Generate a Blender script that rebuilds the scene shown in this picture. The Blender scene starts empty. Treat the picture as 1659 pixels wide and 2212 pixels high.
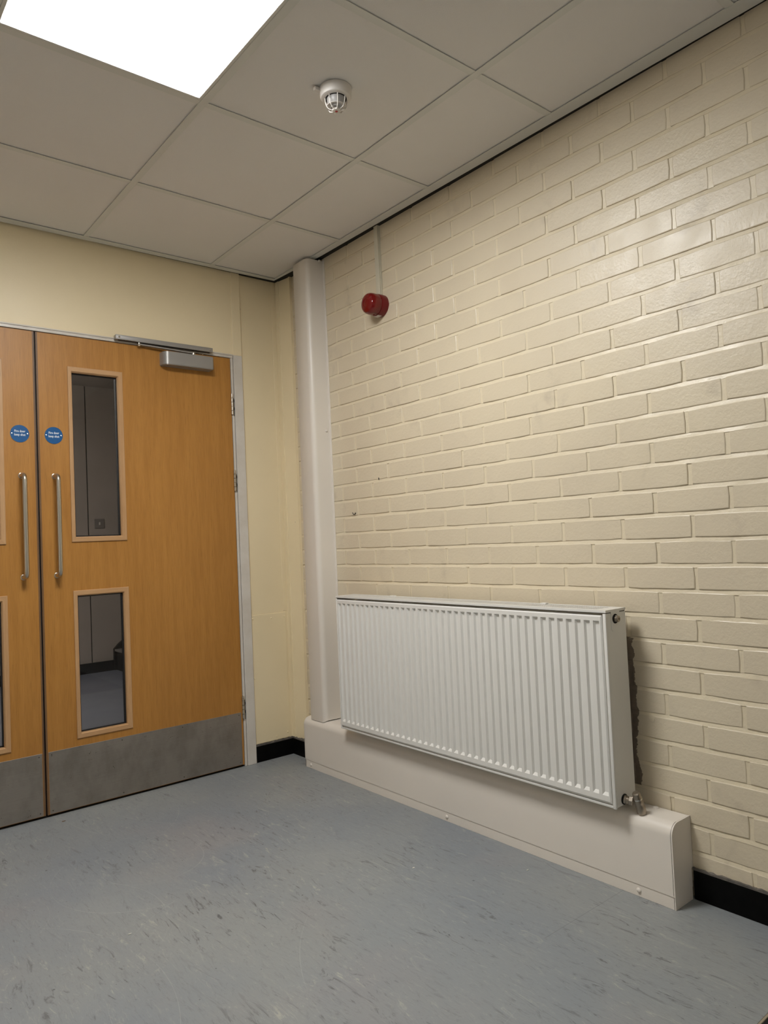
import bpy, bmesh, math, random
from mathutils import Vector, Matrix

# ------------------------------------------------------------------ camera
S = bpy.context.scene
F, YAW, PITCH, ROLL = 1552.2548, 0.6879, 0.0389, -0.0448
CAM = Vector((-1.9929, -2.1542, 1.0688))
cyw, syw, cp, sp = math.cos(YAW), math.sin(YAW), math.cos(PITCH), math.sin(PITCH)
fwd = Vector((syw * cp, cyw * cp, sp)); rt = Vector((cyw, -syw, 0)); up = rt.cross(fwd)
r2 = rt * math.cos(ROLL) + up * math.sin(ROLL); u2 = -rt * math.sin(ROLL) + up * math.cos(ROLL)
cd = bpy.data.cameras.new('camera'); cam = bpy.data.objects.new('camera', cd)
S.collection.objects.link(cam)
M = Matrix((r2, u2, -fwd)).transposed().to_4x4(); M.translation = CAM; cam.matrix_world = M
cd.sensor_fit = 'HORIZONTAL'; cd.sensor_width = 36; cd.lens = F * 36 / 1659; cd.clip_start = .02
S.camera = cam

# ------------------------------------------------------------------ world, exposure
w = bpy.data.worlds.new('world'); S.world = w; w.use_nodes = True
w.node_tree.nodes['Background'].inputs[0].default_value = (0, 0, 0, 1)
w.node_tree.nodes['Background'].inputs[1].default_value = 0
S.view_settings.view_transform = 'Standard'; S.view_settings.look = 'None'
S.view_settings.gamma = 1; S.view_settings.use_curve_mapping = False
S.view_settings.exposure = 0.0
PANEL_POWER = 43.0          # emission strength of the flat ceiling panel
PANEL_COL = (1.0, 1.0, .99, 1)
FILL_POWER = 3.0           # strength of two unseen fill panels added behind the camera
LOBBY_FILL_POWER = 16.5          # unseen lamp added to light the stair lobby beyond the doors

# ------------------------------------------------------------------ constants
H = 2.4397                 # underside of the ceiling grid
YD = 1.045                 # plane of the door set
YR = 1.055                 # plane of the recessed wall beside it
G = .5924                  # grid module as seen
XA, YA = -.4106, -.1573    # a grid crossing
RL, RB = -3.3, -3.5        # left wall x, rear wall y
random.seed(7)

# ------------------------------------------------------------------ helpers
def link(o): S.collection.objects.link(o); return o
def col(o, **k):
    for a, b in k.items(): o[a] = b
    return o
def thing(name, loc, label=None, cat=None, group=None, kind=None):
    o = bpy.data.objects.new(name, None); link(o); o.location = loc; o.empty_display_size = .05
    if label: o['label'] = label
    if cat: o['category'] = cat
    if group: o['group'] = group
    if kind: o['kind'] = kind
    return o
def wloc(o):
    v = Vector((0, 0, 0))
    while o: v += Vector(o.location); o = o.parent
    return v
def part(name, bm, mat, parent=None, smooth=None, label=None, at=None, **props):
    """bm is in world coordinates"""
    me = bpy.data.meshes.new(name)
    base = wloc(parent) if parent else Vector((0, 0, 0))
    org = Vector(at) if at is not None else base
    bmesh.ops.translate(bm, verts=bm.verts, vec=-org)
    bm.to_mesh(me); bm.free()
    for m in (mat if isinstance(mat, (list, tuple)) else [mat]): me.materials.append(m)
    o = bpy.data.objects.new(name, me); link(o)
    if parent: o.parent = parent
    o.location = org - base
    if smooth is not None:
        me.shade_smooth()
        try: me.set_sharp_from_angle(angle=math.radians(smooth))
        except Exception: pass
    if label: o['label'] = label
    for a, b in props.items(): o[a] = b
    return o
def BM(): return bmesh.new()
def box(bm, a, b, bev=0, seg=2, mi=0):
    x0, x1 = sorted((a[0], b[0])); y0, y1 = sorted((a[1], b[1])); z0, z1 = sorted((a[2], b[2]))
    v = [bm.verts.new(p) for p in ((x0,y0,z0),(x1,y0,z0),(x1,y1,z0),(x0,y1,z0),(x0,y0,z1),(x1,y0,z1),(x1,y1,z1),(x0,y1,z1))]
    fs = [bm.faces.new([v[i] for i in f]) for f in ((3,2,1,0),(4,5,6,7),(0,1,5,4),(1,2,6,5),(2,3,7,6),(3,0,4,7))]
    for f in fs: f.material_index = mi
    if bev:
        es = list({e for f in fs for e in f.edges})
        bmesh.ops.bevel(bm, geom=es, offset=bev, segments=seg, affect='EDGES', profile=.5)
    return bm
def B(a, b, bev=0, seg=2): return box(BM(), a, b, bev, seg)
def extr(bm, prof, axis, a, b, cap=True):
    """extrude a 2-D profile [(p,q)] along axis between a and b; p,q are the other axes in order"""
    def P(p, q, t):
        return {'x': (t, p, q), 'y': (p, t, q), 'z': (p, q, t)}[axis]
    A = [bm.verts.new(P(p, q, a)) for p, q in prof]; C = [bm.verts.new(P(p, q, b)) for p, q in prof]
    n = len(prof)
    for i in range(n): bm.faces.new((A[i], A[(i+1) % n], C[(i+1) % n], C[i]))
    if cap: bm.faces.new(A[::-1]); bm.faces.new(C)
    bmesh.ops.recalc_face_normals(bm, faces=bm.faces)
    return bm
def lathe(bm, prof, c, axis, n=32, mi=0):
    """prof = [(r, t)] revolved round axis through c"""
    ax = Vector(axis).normalized(); t1 = ax.orthogonal().normalized(); t2 = ax.cross(t1); c = Vector(c)
    rings = []
    for r, t in prof:
        if r < 1e-6: rings.append([bm.verts.new(c + ax * t)])
        else: rings.append([bm.verts.new(c + ax*t + (t1*math.cos(2*math.pi*i/n) + t2*math.sin(2*math.pi*i/n))*r) for i in range(n)])
    fs = []
    for a, b in zip(rings, rings[1:]):
        for i in range(n):
            j = (i+1) % n
            if len(a) == 1 and len(b) == 1: continue
            if len(a) == 1: fs.append(bm.faces.new((a[0], b[i], b[j])))
            elif len(b) == 1: fs.append(bm.faces.new((a[i], a[j], b[0])))
            else: fs.append(bm.faces.new((a[i], a[j], b[j], b[i])))
    if len(rings[0]) > 1: fs.append(bm.faces.new(rings[0][::-1]))
    if len(rings[-1]) > 1: fs.append(bm.faces.new(rings[-1]))
    for f in fs: f.material_index = mi
    bmesh.ops.recalc_face_normals(bm, faces=fs)
    return bm
def tube(bm, pts, r, n=16, cap=True):
    pts = [Vector(p) for p in pts]; rings = []
    t = (pts[1]-pts[0]).normalized(); nrm = t.orthogonal().normalized()
    for i, p in enumerate(pts):
        d = ((pts[min(i+1, len(pts)-1)]-p).normalized() + (p-pts[max(i-1, 0)]).normalized()).normalized()
        nrm = (nrm - d*nrm.dot(d)).normalized(); b = d.cross(nrm)
        rr = r[i] if isinstance(r, (list, tuple)) else r
        rings.append([bm.verts.new(p + (nrm*math.cos(2*math.pi*k/n)+b*math.sin(2*math.pi*k/n))*rr) for k in range(n)])
    for a, c in zip(rings, rings[1:]):
        for k in range(n): bm.faces.new((a[k], a[(k+1) % n], c[(k+1) % n], c[k]))
    if cap: bm.faces.new(rings[0][::-1]); bm.faces.new(rings[-1])
    bmesh.ops.recalc_face_normals(bm, faces=bm.faces)
    return bm
def quad(bm, *p, mi=0):
    f = bm.faces.new([bm.verts.new(q) for q in p]); f.material_index = mi; return f
def arc(cx, cy, r, a0, a1, n):
    return [(cx + r*math.cos(math.radians(a0+(a1-a0)*i/n)), cy + r*math.sin(math.radians(a0+(a1-a0)*i/n))) for i in range(n+1)]

# ------------------------------------------------------------------ materials
def srgb(r, g, b):
    f = lambda c: (c/255/12.92) if c/255 <= .04045 else ((c/255+.055)/1.055)**2.4
    return (f(r), f(g), f(b), 1)
class N:
    def __init__(s, name):
        s.m = bpy.data.materials.new(name); s.m.use_nodes = True; s.t = s.m.node_tree
        s.b = s.t.nodes['Principled BSDF']; s.out = s.t.nodes['Material Output']
        s.tc = s.t.nodes.new('ShaderNodeTexCoord'); s.geo = s.t.nodes.new('ShaderNodeNewGeometry')
    def n(s, ty, **k):
        x = s.t.nodes.new('ShaderNode'+ty)
        for a, b in k.items():
            if a.startswith('i_'):
                key = a[2:]
                x.inputs[int(key) if key.isdigit() else key.replace('_', ' ')].default_value = b
            else: setattr(x, a, b)
        return x
    def l(s, a, b): s.t.links.new(a, b)
    def pos(s, scale=(1, 1, 1), rot=(0, 0, 0), loc=(0, 0, 0)):
        m = s.n('Mapping'); s.l(s.geo.outputs['Position'], m.inputs[0])
        m.inputs['Scale'].default_value = scale; m.inputs['Rotation'].default_value = rot; m.inputs['Location'].default_value = loc
        return m.outputs[0]
    def noise(s, v, scale, detail=3, rough=.5, dist=0):
        x = s.n('TexNoise'); s.l(v, x.inputs['Vector']); x.inputs['Scale'].default_value = scale
        x.inputs['Detail'].default_value = detail; x.inputs['Roughness'].default_value = rough; x.inputs['Distortion'].default_value = dist
        return x.outputs['Fac']
    def ramp(s, f, stops):
        r = s.n('ValToRGB'); s.l(f, r.inputs[0]); e = r.color_ramp.elements
        while len(e) < len(stops): e.new(.5)
        for q, (p, c) in zip(e, stops):
            q.position = p; q.color = c if isinstance(c, (tuple, list)) else (c, c, c, 1)
        return r.outputs[0]
    def mix(s, f, a, b, mode='MIX'):
        x = s.n('Mix', data_type='RGBA', blend_type=mode)
        for sock, v in ((x.inputs[0], f), (x.inputs[6], a), (x.inputs[7], b)):
            if hasattr(v, 'is_linked'): s.l(v, sock)
            else: sock.default_value = v
        return x.outputs[2]
    def math(s, op, a, b=0., clamp=False):
        x = s.n('Math', operation=op, use_clamp=clamp)
        for sock, v in ((x.inputs[0], a), (x.inputs[1], b)):
            if hasattr(v, 'is_linked'): s.l(v, sock)
            else: sock.default_value = v
        return x.outputs[0]
    def bump(s, h, strength, dist, prev=None):
        x = s.n('Bump'); s.l(h, x.inputs['Height']); x.inputs['Strength'].default_value = strength; x.inputs['Distance'].default_value = dist
        if prev: s.l(prev, x.inputs['Normal'])
        s.l(x.outputs[0], s.b.inputs['Normal']); return x.outputs[0]
    def set(s, color=None, rough=None, metal=None, spec=None):
        for k, v in (('Base Color', color), ('Roughness', rough), ('Metallic', metal), ('Specular IOR Level', spec)):
            if v is None: continue
            if hasattr(v, 'is_linked'): s.l(v, s.b.inputs[k])
            else: s.b.inputs[k].default_value = v
        return s

CREAM = (.83, .705, .47, 1)
def m_cream():
    s = N('cream_wall_paint'); p = s.pos()
    c = s.mix(s.ramp(s.noise(p, 3.1, 4), [(.35, 0), (.75, 1)]), CREAM, (.79, .67, .44, 1))
    c = s.mix(s.ramp(s.noise(p, 46, 2, .6), [(.77, 0), (.80, .55)]), c, (.42, .34, .23, 1))
    s.set(c, s.ramp(s.noise(p, 9, 3), [(.3, .38), (.7, .5)]), spec=.5)
    s.bump(s.noise(p, 170, 3), .12, .002); return s.m
def m_brick(name='cream_painted_brick', A=(.69, .60, .44, 1), B_=(.635, .55, .41, 1)):
    s = N(name); p = s.pos()
    big = s.noise(p, 1.7, 4, .6)
    c = s.mix(s.ramp(big, [(.35, 0), (.7, 1)]), A, B_)
    # dirty grey smears, mostly on the bricks nearest the camera end
    sm = s.math('MULTIPLY', s.ramp(s.noise(p, 5.5, 3, .55, .6), [(.60, 0), (.72, 1)]), s.ramp(s.noise(p, 21, 3), [(.42, 0), (.62, .5)]))
    c = s.mix(sm, c, (.47, .40, .30, 1))
    pits = s.noise(p, 330, 3, .7, .8)
    pit = s.ramp(pits, [(.30, 1), (.36, 0)])
    pit = s.math('MULTIPLY', pit, s.ramp(s.noise(p, 3.3, 2), [(.46, .08), (.62, 1)]))
    c = s.mix(s.math('MULTIPLY', pit, .30), c, (.40, .33, .23, 1))
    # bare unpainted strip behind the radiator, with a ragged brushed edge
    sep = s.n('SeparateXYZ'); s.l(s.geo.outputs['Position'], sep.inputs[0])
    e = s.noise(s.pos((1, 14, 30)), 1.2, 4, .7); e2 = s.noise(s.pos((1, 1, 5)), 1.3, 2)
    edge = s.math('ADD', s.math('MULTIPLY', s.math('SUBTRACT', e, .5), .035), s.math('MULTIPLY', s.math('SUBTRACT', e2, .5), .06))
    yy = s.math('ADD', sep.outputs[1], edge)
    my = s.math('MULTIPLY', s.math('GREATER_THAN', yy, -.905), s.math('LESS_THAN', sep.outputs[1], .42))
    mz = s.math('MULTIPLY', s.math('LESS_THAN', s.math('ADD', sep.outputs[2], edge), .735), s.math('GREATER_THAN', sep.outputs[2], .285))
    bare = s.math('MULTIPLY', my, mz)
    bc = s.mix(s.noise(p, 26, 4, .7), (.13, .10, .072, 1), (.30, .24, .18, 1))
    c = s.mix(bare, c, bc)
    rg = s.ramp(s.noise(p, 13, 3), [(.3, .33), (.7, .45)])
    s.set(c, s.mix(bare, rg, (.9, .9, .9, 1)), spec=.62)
    oi = s.n('ObjectInfo')
    h = s.math('ADD', s.math('MULTIPLY', s.noise(p, 95, 4, .62), 1.0), s.math('MULTIPLY', pit, -.55))
    b1 = s.bump(s.noise(p, 30, 4, .62), .22, .004)
    s.bump(h, .42, .0022, b1); return s.m
def m_plain(name, color, rough, metal=0, bump=None, var=None, spec=None):
    s = N(name); p = s.pos(); c = color
    if var: c = s.mix(s.ramp(s.noise(p, var[1], 4, .6), [(.35, 0), (.7, 1)]), color, var[0])
    s.set(c, rough, metal, spec)
    if bump: s.bump(s.noise(p, bump[0], 3), bump[1], bump[2])
    return s.m
def m_trunk():
    s = N('pinkish_white_boxing_paint'); p = s.pos()
    c = s.mix(s.ramp(s.noise(p, 2.3, 3), [(.35, 0), (.7, 1)]), (.77, .71, .63, 1), (.73, .675, .60, 1))
    s.set(c, .36, 0, .45); s.bump(s.noise(p, 420, 2), .08, .0006); return s.m
def m_floor():
    s = N('marbled_grey_vinyl')
    p0 = s.pos()
    big = s.noise(p0, 1.3, 3, .5)
    c = s.mix(s.ramp(big, [(.38, 0), (.64, 1)]), (.265, .278, .275, 1), (.215, .238, .262, 1))
    c = s.mix(s.ramp(s.noise(s.pos(loc=(7, 3, 0)), 1.9, 3), [(.55, 0), (.72, .5)]), c, (.275, .262, .262, 1))
    v = s.pos((13, 2.7, 1), (0, 0, .14))
    st = s.noise(v, 2.7, 9, .74, 1.7)
    patch = s.ramp(s.noise(s.pos(loc=(2, 9, 0)), 2.2, 3, .5), [(.38, .15), (.62, 1)])
    dk = s.math('MULTIPLY', s.ramp(st, [(.36, 1), (.435, 0)]), patch)
    lt = s.math('MULTIPLY', s.ramp(st, [(.575, 0), (.68, 1)]), patch)
    c = s.mix(s.math('MULTIPLY', dk, .9), c, (.10, .10, .102, 1))
    c = s.mix(s.math('MULTIPLY', lt, .85), c, (.42, .415, .36, 1))
    f2 = s.noise(s.pos((38, 9, 1), (0, 0, .12)), 2.4, 7, .72, 1.5)
    c = s.mix(s.math('MULTIPLY', s.ramp(f2, [(.36, 1), (.46, 0)]), .26), c, (.13, .13, .135, 1))
    c = s.mix(s.math('MULTIPLY', s.ramp(f2, [(.58, 0), (.68, 1)]), .36), c, (.42, .41, .37, 1))
    # pale hairline scuffs: arcs left by the swinging doors and by dragged feet
    gate = s.ramp(s.noise(s.pos(loc=(4, 1, 0)), 3.1, 3), [(.48, 0), (.62, .26)])
    acc = None
    for cx_, cy_, r_, w_ in ((-1.05, .33, .17, .0012), (-1.08, .30, .30, .001), (-.95, .42, .11, .0012), (-.31, 1.04, .86, .0012), (-2.1, 1.04, .88, .0012),
                             (-.31, 1.04, .70, .001), (-1.62, .25, .21, .0011), (-1.5, .05, .36, .001), (-.9, -.5, .55, .0011), (-.35, -.9, .75, .001), (-1.9, -.3, .62, .0011), (-1.2, .9, .45, .0009)):
        v_ = s.n('VectorMath', operation='DISTANCE'); s.l(s.pos((1, 1, 0)), v_.inputs[0]); v_.inputs[1].default_value = (cx_, cy_, 0)
        a = s.math('LESS_THAN', s.math('ABSOLUTE', s.math('SUBTRACT', v_.outputs['Value'], r_)), w_)
        acc = a if acc is None else s.math('MAXIMUM', acc, a)
    c = s.mix(s.math('MULTIPLY', acc, gate), c, (.46, .455, .43, 1))
    # dark specks
    c = s.mix(s.ramp(s.noise(s.pos(), 60, 1, .5), [(.205, .7), (.215, 0)]), c, (.05, .05, .05, 1))
    # welded seam running across
    sep = s.n('SeparateXYZ'); s.l(s.geo.outputs['Position'], sep.inputs[0])
    seam = s.math('LESS_THAN', s.math('ABSOLUTE', s.math('ADD', sep.outputs[1], .892)), .0012)
    seam = s.math('MULTIPLY', seam, s.math('GREATER_THAN', sep.outputs[0], -.47))
    c = s.mix(s.math('MULTIPLY', seam, .32), c, (.10, .10, .105, 1))
    s.set(c, s.ramp(s.noise(s.pos(), 4, 4, .6), [(.3, .40), (.7, .56)]), 0, .45)
    s.bump(s.noise(s.pos(), 240, 2), .10, .0008); return s.m
def m_wood(name, a, b, dark, scale=1., axis='z', rough=.42):
    s = N(name)
    sc = {'z': (14, 14, .9), 'x': (.9, 14, 14)}[axis]
    v = s.pos(tuple(q*scale for q in sc))
    g = s.noise(v, 3.2, 7, .62, .25)
    c = s.mix(s.ramp(g, [(.32, 0), (.68, 1)]), a, b)
    fine = s.noise(s.pos({'z': (90, 90, 3.5), 'x': (3.5, 90, 90)}[axis]), 4, 3, .6)
    c = s.mix(s.math('MULTIPLY', s.ramp(fine, [(.30, 1), (.5, 0)]), .34), c, dark)
    c = s.mix(s.math('MULTIPLY', s.ramp(s.noise(s.pos((.8, .8, .35)), 2.6, 3), [(.45, 0), (.7, 1)]), .22), c, dark)
    s.set(c, rough, 0, .45); s.bump(fine, .05, .0005); return s.m
def m_steel(name, color, rough, scratch=True, dirt=0.):
    s = N(name); c = color
    if dirt:
        d = s.math('MULTIPLY', s.ramp(s.noise(s.pos((1.6, 1, 1)), 7, 5, .65), [(.42, 0), (.68, 1)]), dirt)
        c = s.mix(d, c, (.10, .08, .06, 1))
        c = s.mix(s.ramp(s.noise(s.pos((1, 1, 2.4)), 34, 3, .6, 1.5), [(.69, 0), (.715, .8)]), c, (.05, .04, .03, 1))
    s.set(c, s.ramp(s.noise(s.pos((3, 3, 160)), 2, 3), [(.3, rough-.06), (.7, rough+.08)]) if scratch else rough, 1.0)
    return s.m
def m_emit(name, strength, color):
    s = N(name); s.b.inputs['Base Color'].default_value = (.8, .8, .8, 1)
    s.b.inputs['Emission Color'].default_value = color; s.b.inputs['Emission Strength'].default_value = strength
    return s.m
def m_glass():
    s = N('clear_fire_glass'); fr = s.n('Fresnel'); fr.inputs[0].default_value = 1.5
    t = s.n('BsdfTransparent'); t.inputs[0].default_value = (.93, .925, .92, 1)
    g = s.n('BsdfGlossy'); g.inputs[0].default_value = (1, 1, 1, 1); g.inputs['Roughness'].default_value = .0
    mx = s.n('MixShader'); s.l(fr.outputs[0], mx.inputs[0]); s.l(t.outputs[0], mx.inputs[1]); s.l(g.outputs[0], mx.inputs[2])
    s.l(mx.outputs[0], s.out.inputs['Surface']); return s.m
def m_lens():
    s = N('red_ribbed_lens'); s.set((.24, .001, .002, 1), .14, 0, .45)
    s.b.inputs['Transmission Weight'].default_value = .35; s.b.inputs['Coat Weight'].default_value = .3
    return s.m

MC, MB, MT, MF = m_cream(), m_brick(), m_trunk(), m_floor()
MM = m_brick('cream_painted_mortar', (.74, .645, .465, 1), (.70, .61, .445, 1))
M_white = m_plain('white_gloss_frame_paint', (.66, .62, .56, 1), .35, 0, (60, .05, .001), ((.58, .53, .46, 1), 8))
M_rad = m_plain('white_radiator_enamel', (.75, .735, .69, 1), .30, 0, None, None, .5)
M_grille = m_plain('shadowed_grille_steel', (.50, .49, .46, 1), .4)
M_tile = m_plain('fissured_ceiling_tile', (.82, .80, .775, 1), .9, 0, (300, .35, .0012), ((.80, .78, .755, 1), 2.), .1)
M_bar = m_plain('white_grid_steel', (.72, .72, .68, 1), .42)
M_slab = m_plain('dark_void_above_ceiling', (.02, .02, .02, 1), .9)
M_skirt = m_plain('black_skirting_vinyl', (.002, .002, .002, 1), .5, 0, (30, .1, .002), ((.004, .004, .004, 1), 30), .08)
M_skirtlip = m_plain('dusty_dark_sealant', (.075, .068, .06, 1), .75, 0, (55, .5, .003), ((.16, .14, .12, 1), 40))
M_wood = m_wood('orange_beech_veneer', (.46, .215, .045, 1), (.385, .17, .032, 1), (.22, .09, .016, 1))
M_bead = m_wood('pale_beech_bead', (.54, .325, .16, 1), (.47, .265, .12, 1), (.31, .17, .07, 1), 1.6)
M_beadx = m_wood('pale_beech_bead_level', (.54, .325, .16, 1), (.47, .265, .12, 1), (.31, .17, .07, 1), 1.6, 'x')
M_lip = m_wood('worn_door_edge', (.20, .11, .05, 1), (.14, .075, .035, 1), (.06, .035, .02, 1), 1.4)
M_kick = m_steel('scuffed_steel_plate', (.40, .365, .325, 1), .47, True, .28)
M_steel = m_steel('satin_steel', (.58, .54, .47, 1), .28, False)
M_chrome = m_plain('bright_metal', (.75, .72, .66, 1), .16, 1.0)
M_valve = m_plain('aged_nickel_brass', (.36, .31, .25, 1), .30, .9, (90, .2, .001))
M_copper = m_plain('chrome_pipe', (.6, .56, .5, 1), .2, 1.0)
M_alu = m_plain('silver_painted_aluminium', (.34, .325, .305, 1), .38, .35)
M_black = m_plain('black_rubber', (.004, .004, .005, 1), .6)
M_dark = m_plain('dark_recess', (.01, .009, .008, 1), .8)
M_plastic = m_plain('white_plastic', (.74, .70, .65, 1), .32)
M_dome = m_plain('grey_tinted_plastic', (.42, .41, .40, 1), .3)
M_conduit = m_plain('cream_overpainted_conduit', (.60, .56, .44, 1), .4)
M_lens = m_lens()
M_red = m_plain('red_plastic', (.15, .002, .004, 1), .32, 0, None, None, .5)
M_led = m_plain('red_indicator', (.45, .01, .015, 1), .3)
M_blue = m_plain('blue_sign_enamel', (.004, .088, .265, 1), .35)
M_letter = m_plain('pale_sign_lettering', (.62, .68, .74, 1), .4)
M_glass = m_glass()
M_stairwall = m_plain('lobby_wall_paint', (.50, .45, .40, 1), .6, 0, None, ((.46, .42, .37, 1), 3))
M_stairblack = m_plain('black_stair_paint', (.012, .011, .010, 1), .5)
M_tread = m_plain('grey_stair_tread', (.22, .21, .20, 1), .5)
M_lobbyfloor = m_plain('lobby_blue_vinyl', (.235, .255, .31, 1), .35, 0, None, ((.20, .22, .275, 1), 5))
M_panel = m_emit('lit_diffuser', PANEL_POWER, PANEL_COL)
M_fill_panel = m_emit('lit_diffuser_fill', FILL_POWER, PANEL_COL)
M_lobby_fill = m_emit('lit_diffuser_lobby_fill', LOBBY_FILL_POWER, (1, .97, .92, 1))
M_mat = m_plain('black_entrance_mat', (.006, .006, .006, 1), .95, 0, (400, .8, .003))
M_grime_shade = m_plain('jamb_grime_and_grille_shade', (.10, .085, .07, 1), .6)
M_hid = m_plain('white_emulsion', (.82, .79, .73, 1), .7)
M_label = m_plain('white_paper_label', (.7, .68, .65, 1), .5)
M_grit = m_plain('pale_grit', (.62, .60, .54, 1), .7)
M_gritd = m_plain('brown_crumb', (.16, .09, .05, 1), .7)
M_ink = m_plain('dark_scuff', (.03, .028, .026, 1), .6)

# ------------------------------------------------------------------ floor
part('floor', B((RL, RB, -.06), (.1, YD+.06, 0)), MF, kind='structure', label='grey-blue marbled vinyl floor with pale scuffs')

# ------------------------------------------------------------------ right wall: painted bricks
wb = thing('wall_back', (0, YD, 0), 'smooth cream wall above and beside the fire doors', 'wall', kind='structure')
wr = thing('wall_right', (0, 0, 0), 'cream painted brick wall behind the radiator', 'wall', kind='structure')
ZB, YB, CZ, CY = .9622, .5675, .075, .225
WE = -1.47                 # the brick wall stops here, at an opening just outside the frame
REC = .0045                # how far the mortar lies behind the brick faces
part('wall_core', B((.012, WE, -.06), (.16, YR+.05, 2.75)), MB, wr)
# mortar: struck joints, set back under each brick and nearly flush at the foot of the joint
bm = BM()
Y0, Y1 = WE, .955
ny = 60
def jx(y, z, a): return a + .0006*math.sin(y*31+z*57) + .0005*math.sin(y*83-z*23)
for k in range(-13, 22):
    zt = ZB + CZ*(k+1); zb = zt - .012
    prev = None
    for i in range(ny+1):
        y = Y0 + (Y1-Y0)*i/ny
        a = bm.verts.new((jx(y, zt, .0035), y, zt + .0015)); b = bm.verts.new((jx(y, zb, .0008), y, zb - .0008 + .0008*math.sin(y*47+k)))
        c = bm.verts.new((.013, y, zb - .004))
        if prev:
            bm.faces.new((prev[0], prev[1], b, a)); bm.faces.new((prev[1], prev[2], c, b))
        prev = (a, b, c)
    off = 0 if k % 2 == 0 else .5
    for i in range(-3, 20):
        yj = YB - CY*(i+off)
        if yj < WE+.01: continue
        z0 = ZB + CZ*k; z1 = z0 + CZ - .01
        box(bm, (.0024 + random.uniform(-.0004, .0004), yj-.008, z0+.0008), (.013, yj+.008, z1+.001))
bmesh.ops.recalc_face_normals(bm, faces=bm.faces)
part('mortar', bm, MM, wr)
# eight brick shapes, each with its own slightly uneven arris
def brick_bm(L, bm=None, c=(0, 0, 0), rnd=random):
    bm = bm or BM(); hl, hh = L/2, .0325
    n = max(2, int(L/.036)); pts = []
    def jit(): return rnd.uniform(-.0009, .0009)
    for i in range(n): pts.append((-hl + L*i/n, -hh))
    pts.append((hl, -hh)); pts.append((hl, 0)); pts.append((hl, hh))
    for i in range(1, n): pts.append((hl - L*i/n, hh))
    pts.append((-hl, hh)); pts.append((-hl, 0))
    rad = .004
    P = []
    for (y, z) in pts:
        if abs(abs(y)-hl) < 1e-6 and abs(abs(z)-hh) < 1e-6:
            y -= math.copysign(rad*.45, y); z -= math.copysign(rad*.35, z)
        P.append((y+jit()*.5, z+jit()*.6))
    tilt, tz = rnd.uniform(-.004, .004), rnd.uniform(-.010, .010)
    C = Vector(c)
    def X(y, z): return y*tilt + z*tz
    R0 = [bm.verts.new(C+Vector((.012, y*1.012, z*1.01))) for y, z in P]
    R1 = [bm.verts.new(C+Vector((.0012+X(y, z), y, z))) for y, z in P]
    R2 = [bm.verts.new(C+Vector((X(y, z), y*(1-.0022/hl), z*(1-.0022/hh)))) for y, z in P]
    m = len(P)
    for i in range(m):
        j = (i+1) % m
        bm.faces.new((R0[i], R0[j], R1[j], R1[i])); bm.faces.new((R1[i], R1[j], R2[j], R2[i]))
    bm.faces.new(R2)
    bmesh.ops.recalc_face_normals(bm, faces=bm.faces)
    for f in bm.faces:
        if len(f.verts) > 4 and f.normal.x > 0: f.normal_flip()
    return bm
def mesh_of(bm, name, mat):
    me = bpy.data.meshes.new(name); bm.to_mesh(me); bm.free(); me.materials.append(mat)
    return me
FULL = .2154
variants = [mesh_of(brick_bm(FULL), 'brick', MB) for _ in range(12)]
def project(x, y, z):
    d = Vector((x, y, z)) - CAM
    return 829.5 + F*d.dot(r2)/d.dot(fwd), 1106 - F*d.dot(u2)/d.dot(fwd), d.dot(fwd)
hid = BM(); cut = {}
for k in range(-12, 22):
    off = 0 if k % 2 == 0 else .5
    for i in range(-3, 20):
        ya, yb = YB - CY*(i+off+1) + .0048, YB - CY*(i+off) - .0048
        if ya > .94 or yb < WE+.02: continue
        yb = min(yb, .9415); ya = max(ya, WE)
        L = yb-ya
        if L < .02: continue
        yc = (ya+yb)/2; zc = ZB + CZ*k + .0325
        u0, v0, d0 = project(0, yb, zc); u1, v1, d1 = project(0, ya, zc)
        seen = d1 > .2 and u0 < 1680 and v1 > -60 and k < 20
        if .16 < zc < .80 and ya > -.85: seen = False      # behind the radiator and the boxing
        if zc < .10: seen = False
        if zc < .22 and ya > -1.0: seen = False
        dx = random.gauss(0, .0005)
        if not seen:
            brick_bm(L, hid, (dx, yc, zc)); continue
        if abs(L-FULL) < 1e-4: me = random.choice(variants)
        else:
            key = round(L, 3)
            if key not in cut: cut[key] = mesh_of(brick_bm(L), 'brick', MB)
            me = cut[key]
        o = bpy.data.objects.new('brick', me); link(o); o.parent = wr
        o.location = (dx, yc + random.uniform(-.0012, .0012), zc + random.uniform(-.0008, .0008))
        o.rotation_euler = (random.gauss(0, .0025), 0, 0)
        if i % 2: o.scale = (1, 1, 1)
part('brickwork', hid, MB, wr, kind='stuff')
# smooth splayed board that closes the corner
bm = BM()
extr(bm, [(-.010, .940), (-.030, YR), (.02, YR), (.02, .940)], 'z', -.01, 2.7)
part('corner_board', bm, MC, wb)
bm = BM()
extr(bm, [(-.0145, .936), (-.0155, .946), (-.011, .950), (.0, .947), (.0, .936)], 'z', 0, 2.7)
part('corner_bead', bm, MC, wb)
for (y, z) in ((.484, 1.195), (.294, 1.339)):
    b_ = BM(); tube(b_, [(-.0025, y+.012, z+.006), (-.003, y+.004, z-.003), (-.003, y-.004, z-.003), (-.0025, y-.011, z+.004)] if z < 1.3 else [(-.0028, y, z+.005), (-.0028, y, z-.005)], .0018, 8)
    part('paint_chip', b_, M_ink, wr, label='small dark chip in the cream paint')
b_ = BM(); lathe(b_, [(.011, -.006), (.010, .002), (.006, .003), (0, .003)], (0, -.956, .495), (-1, 0, 0), 14); part('wall_plug', b_, MB, wr, 40, 'round painted-over plug')

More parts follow.
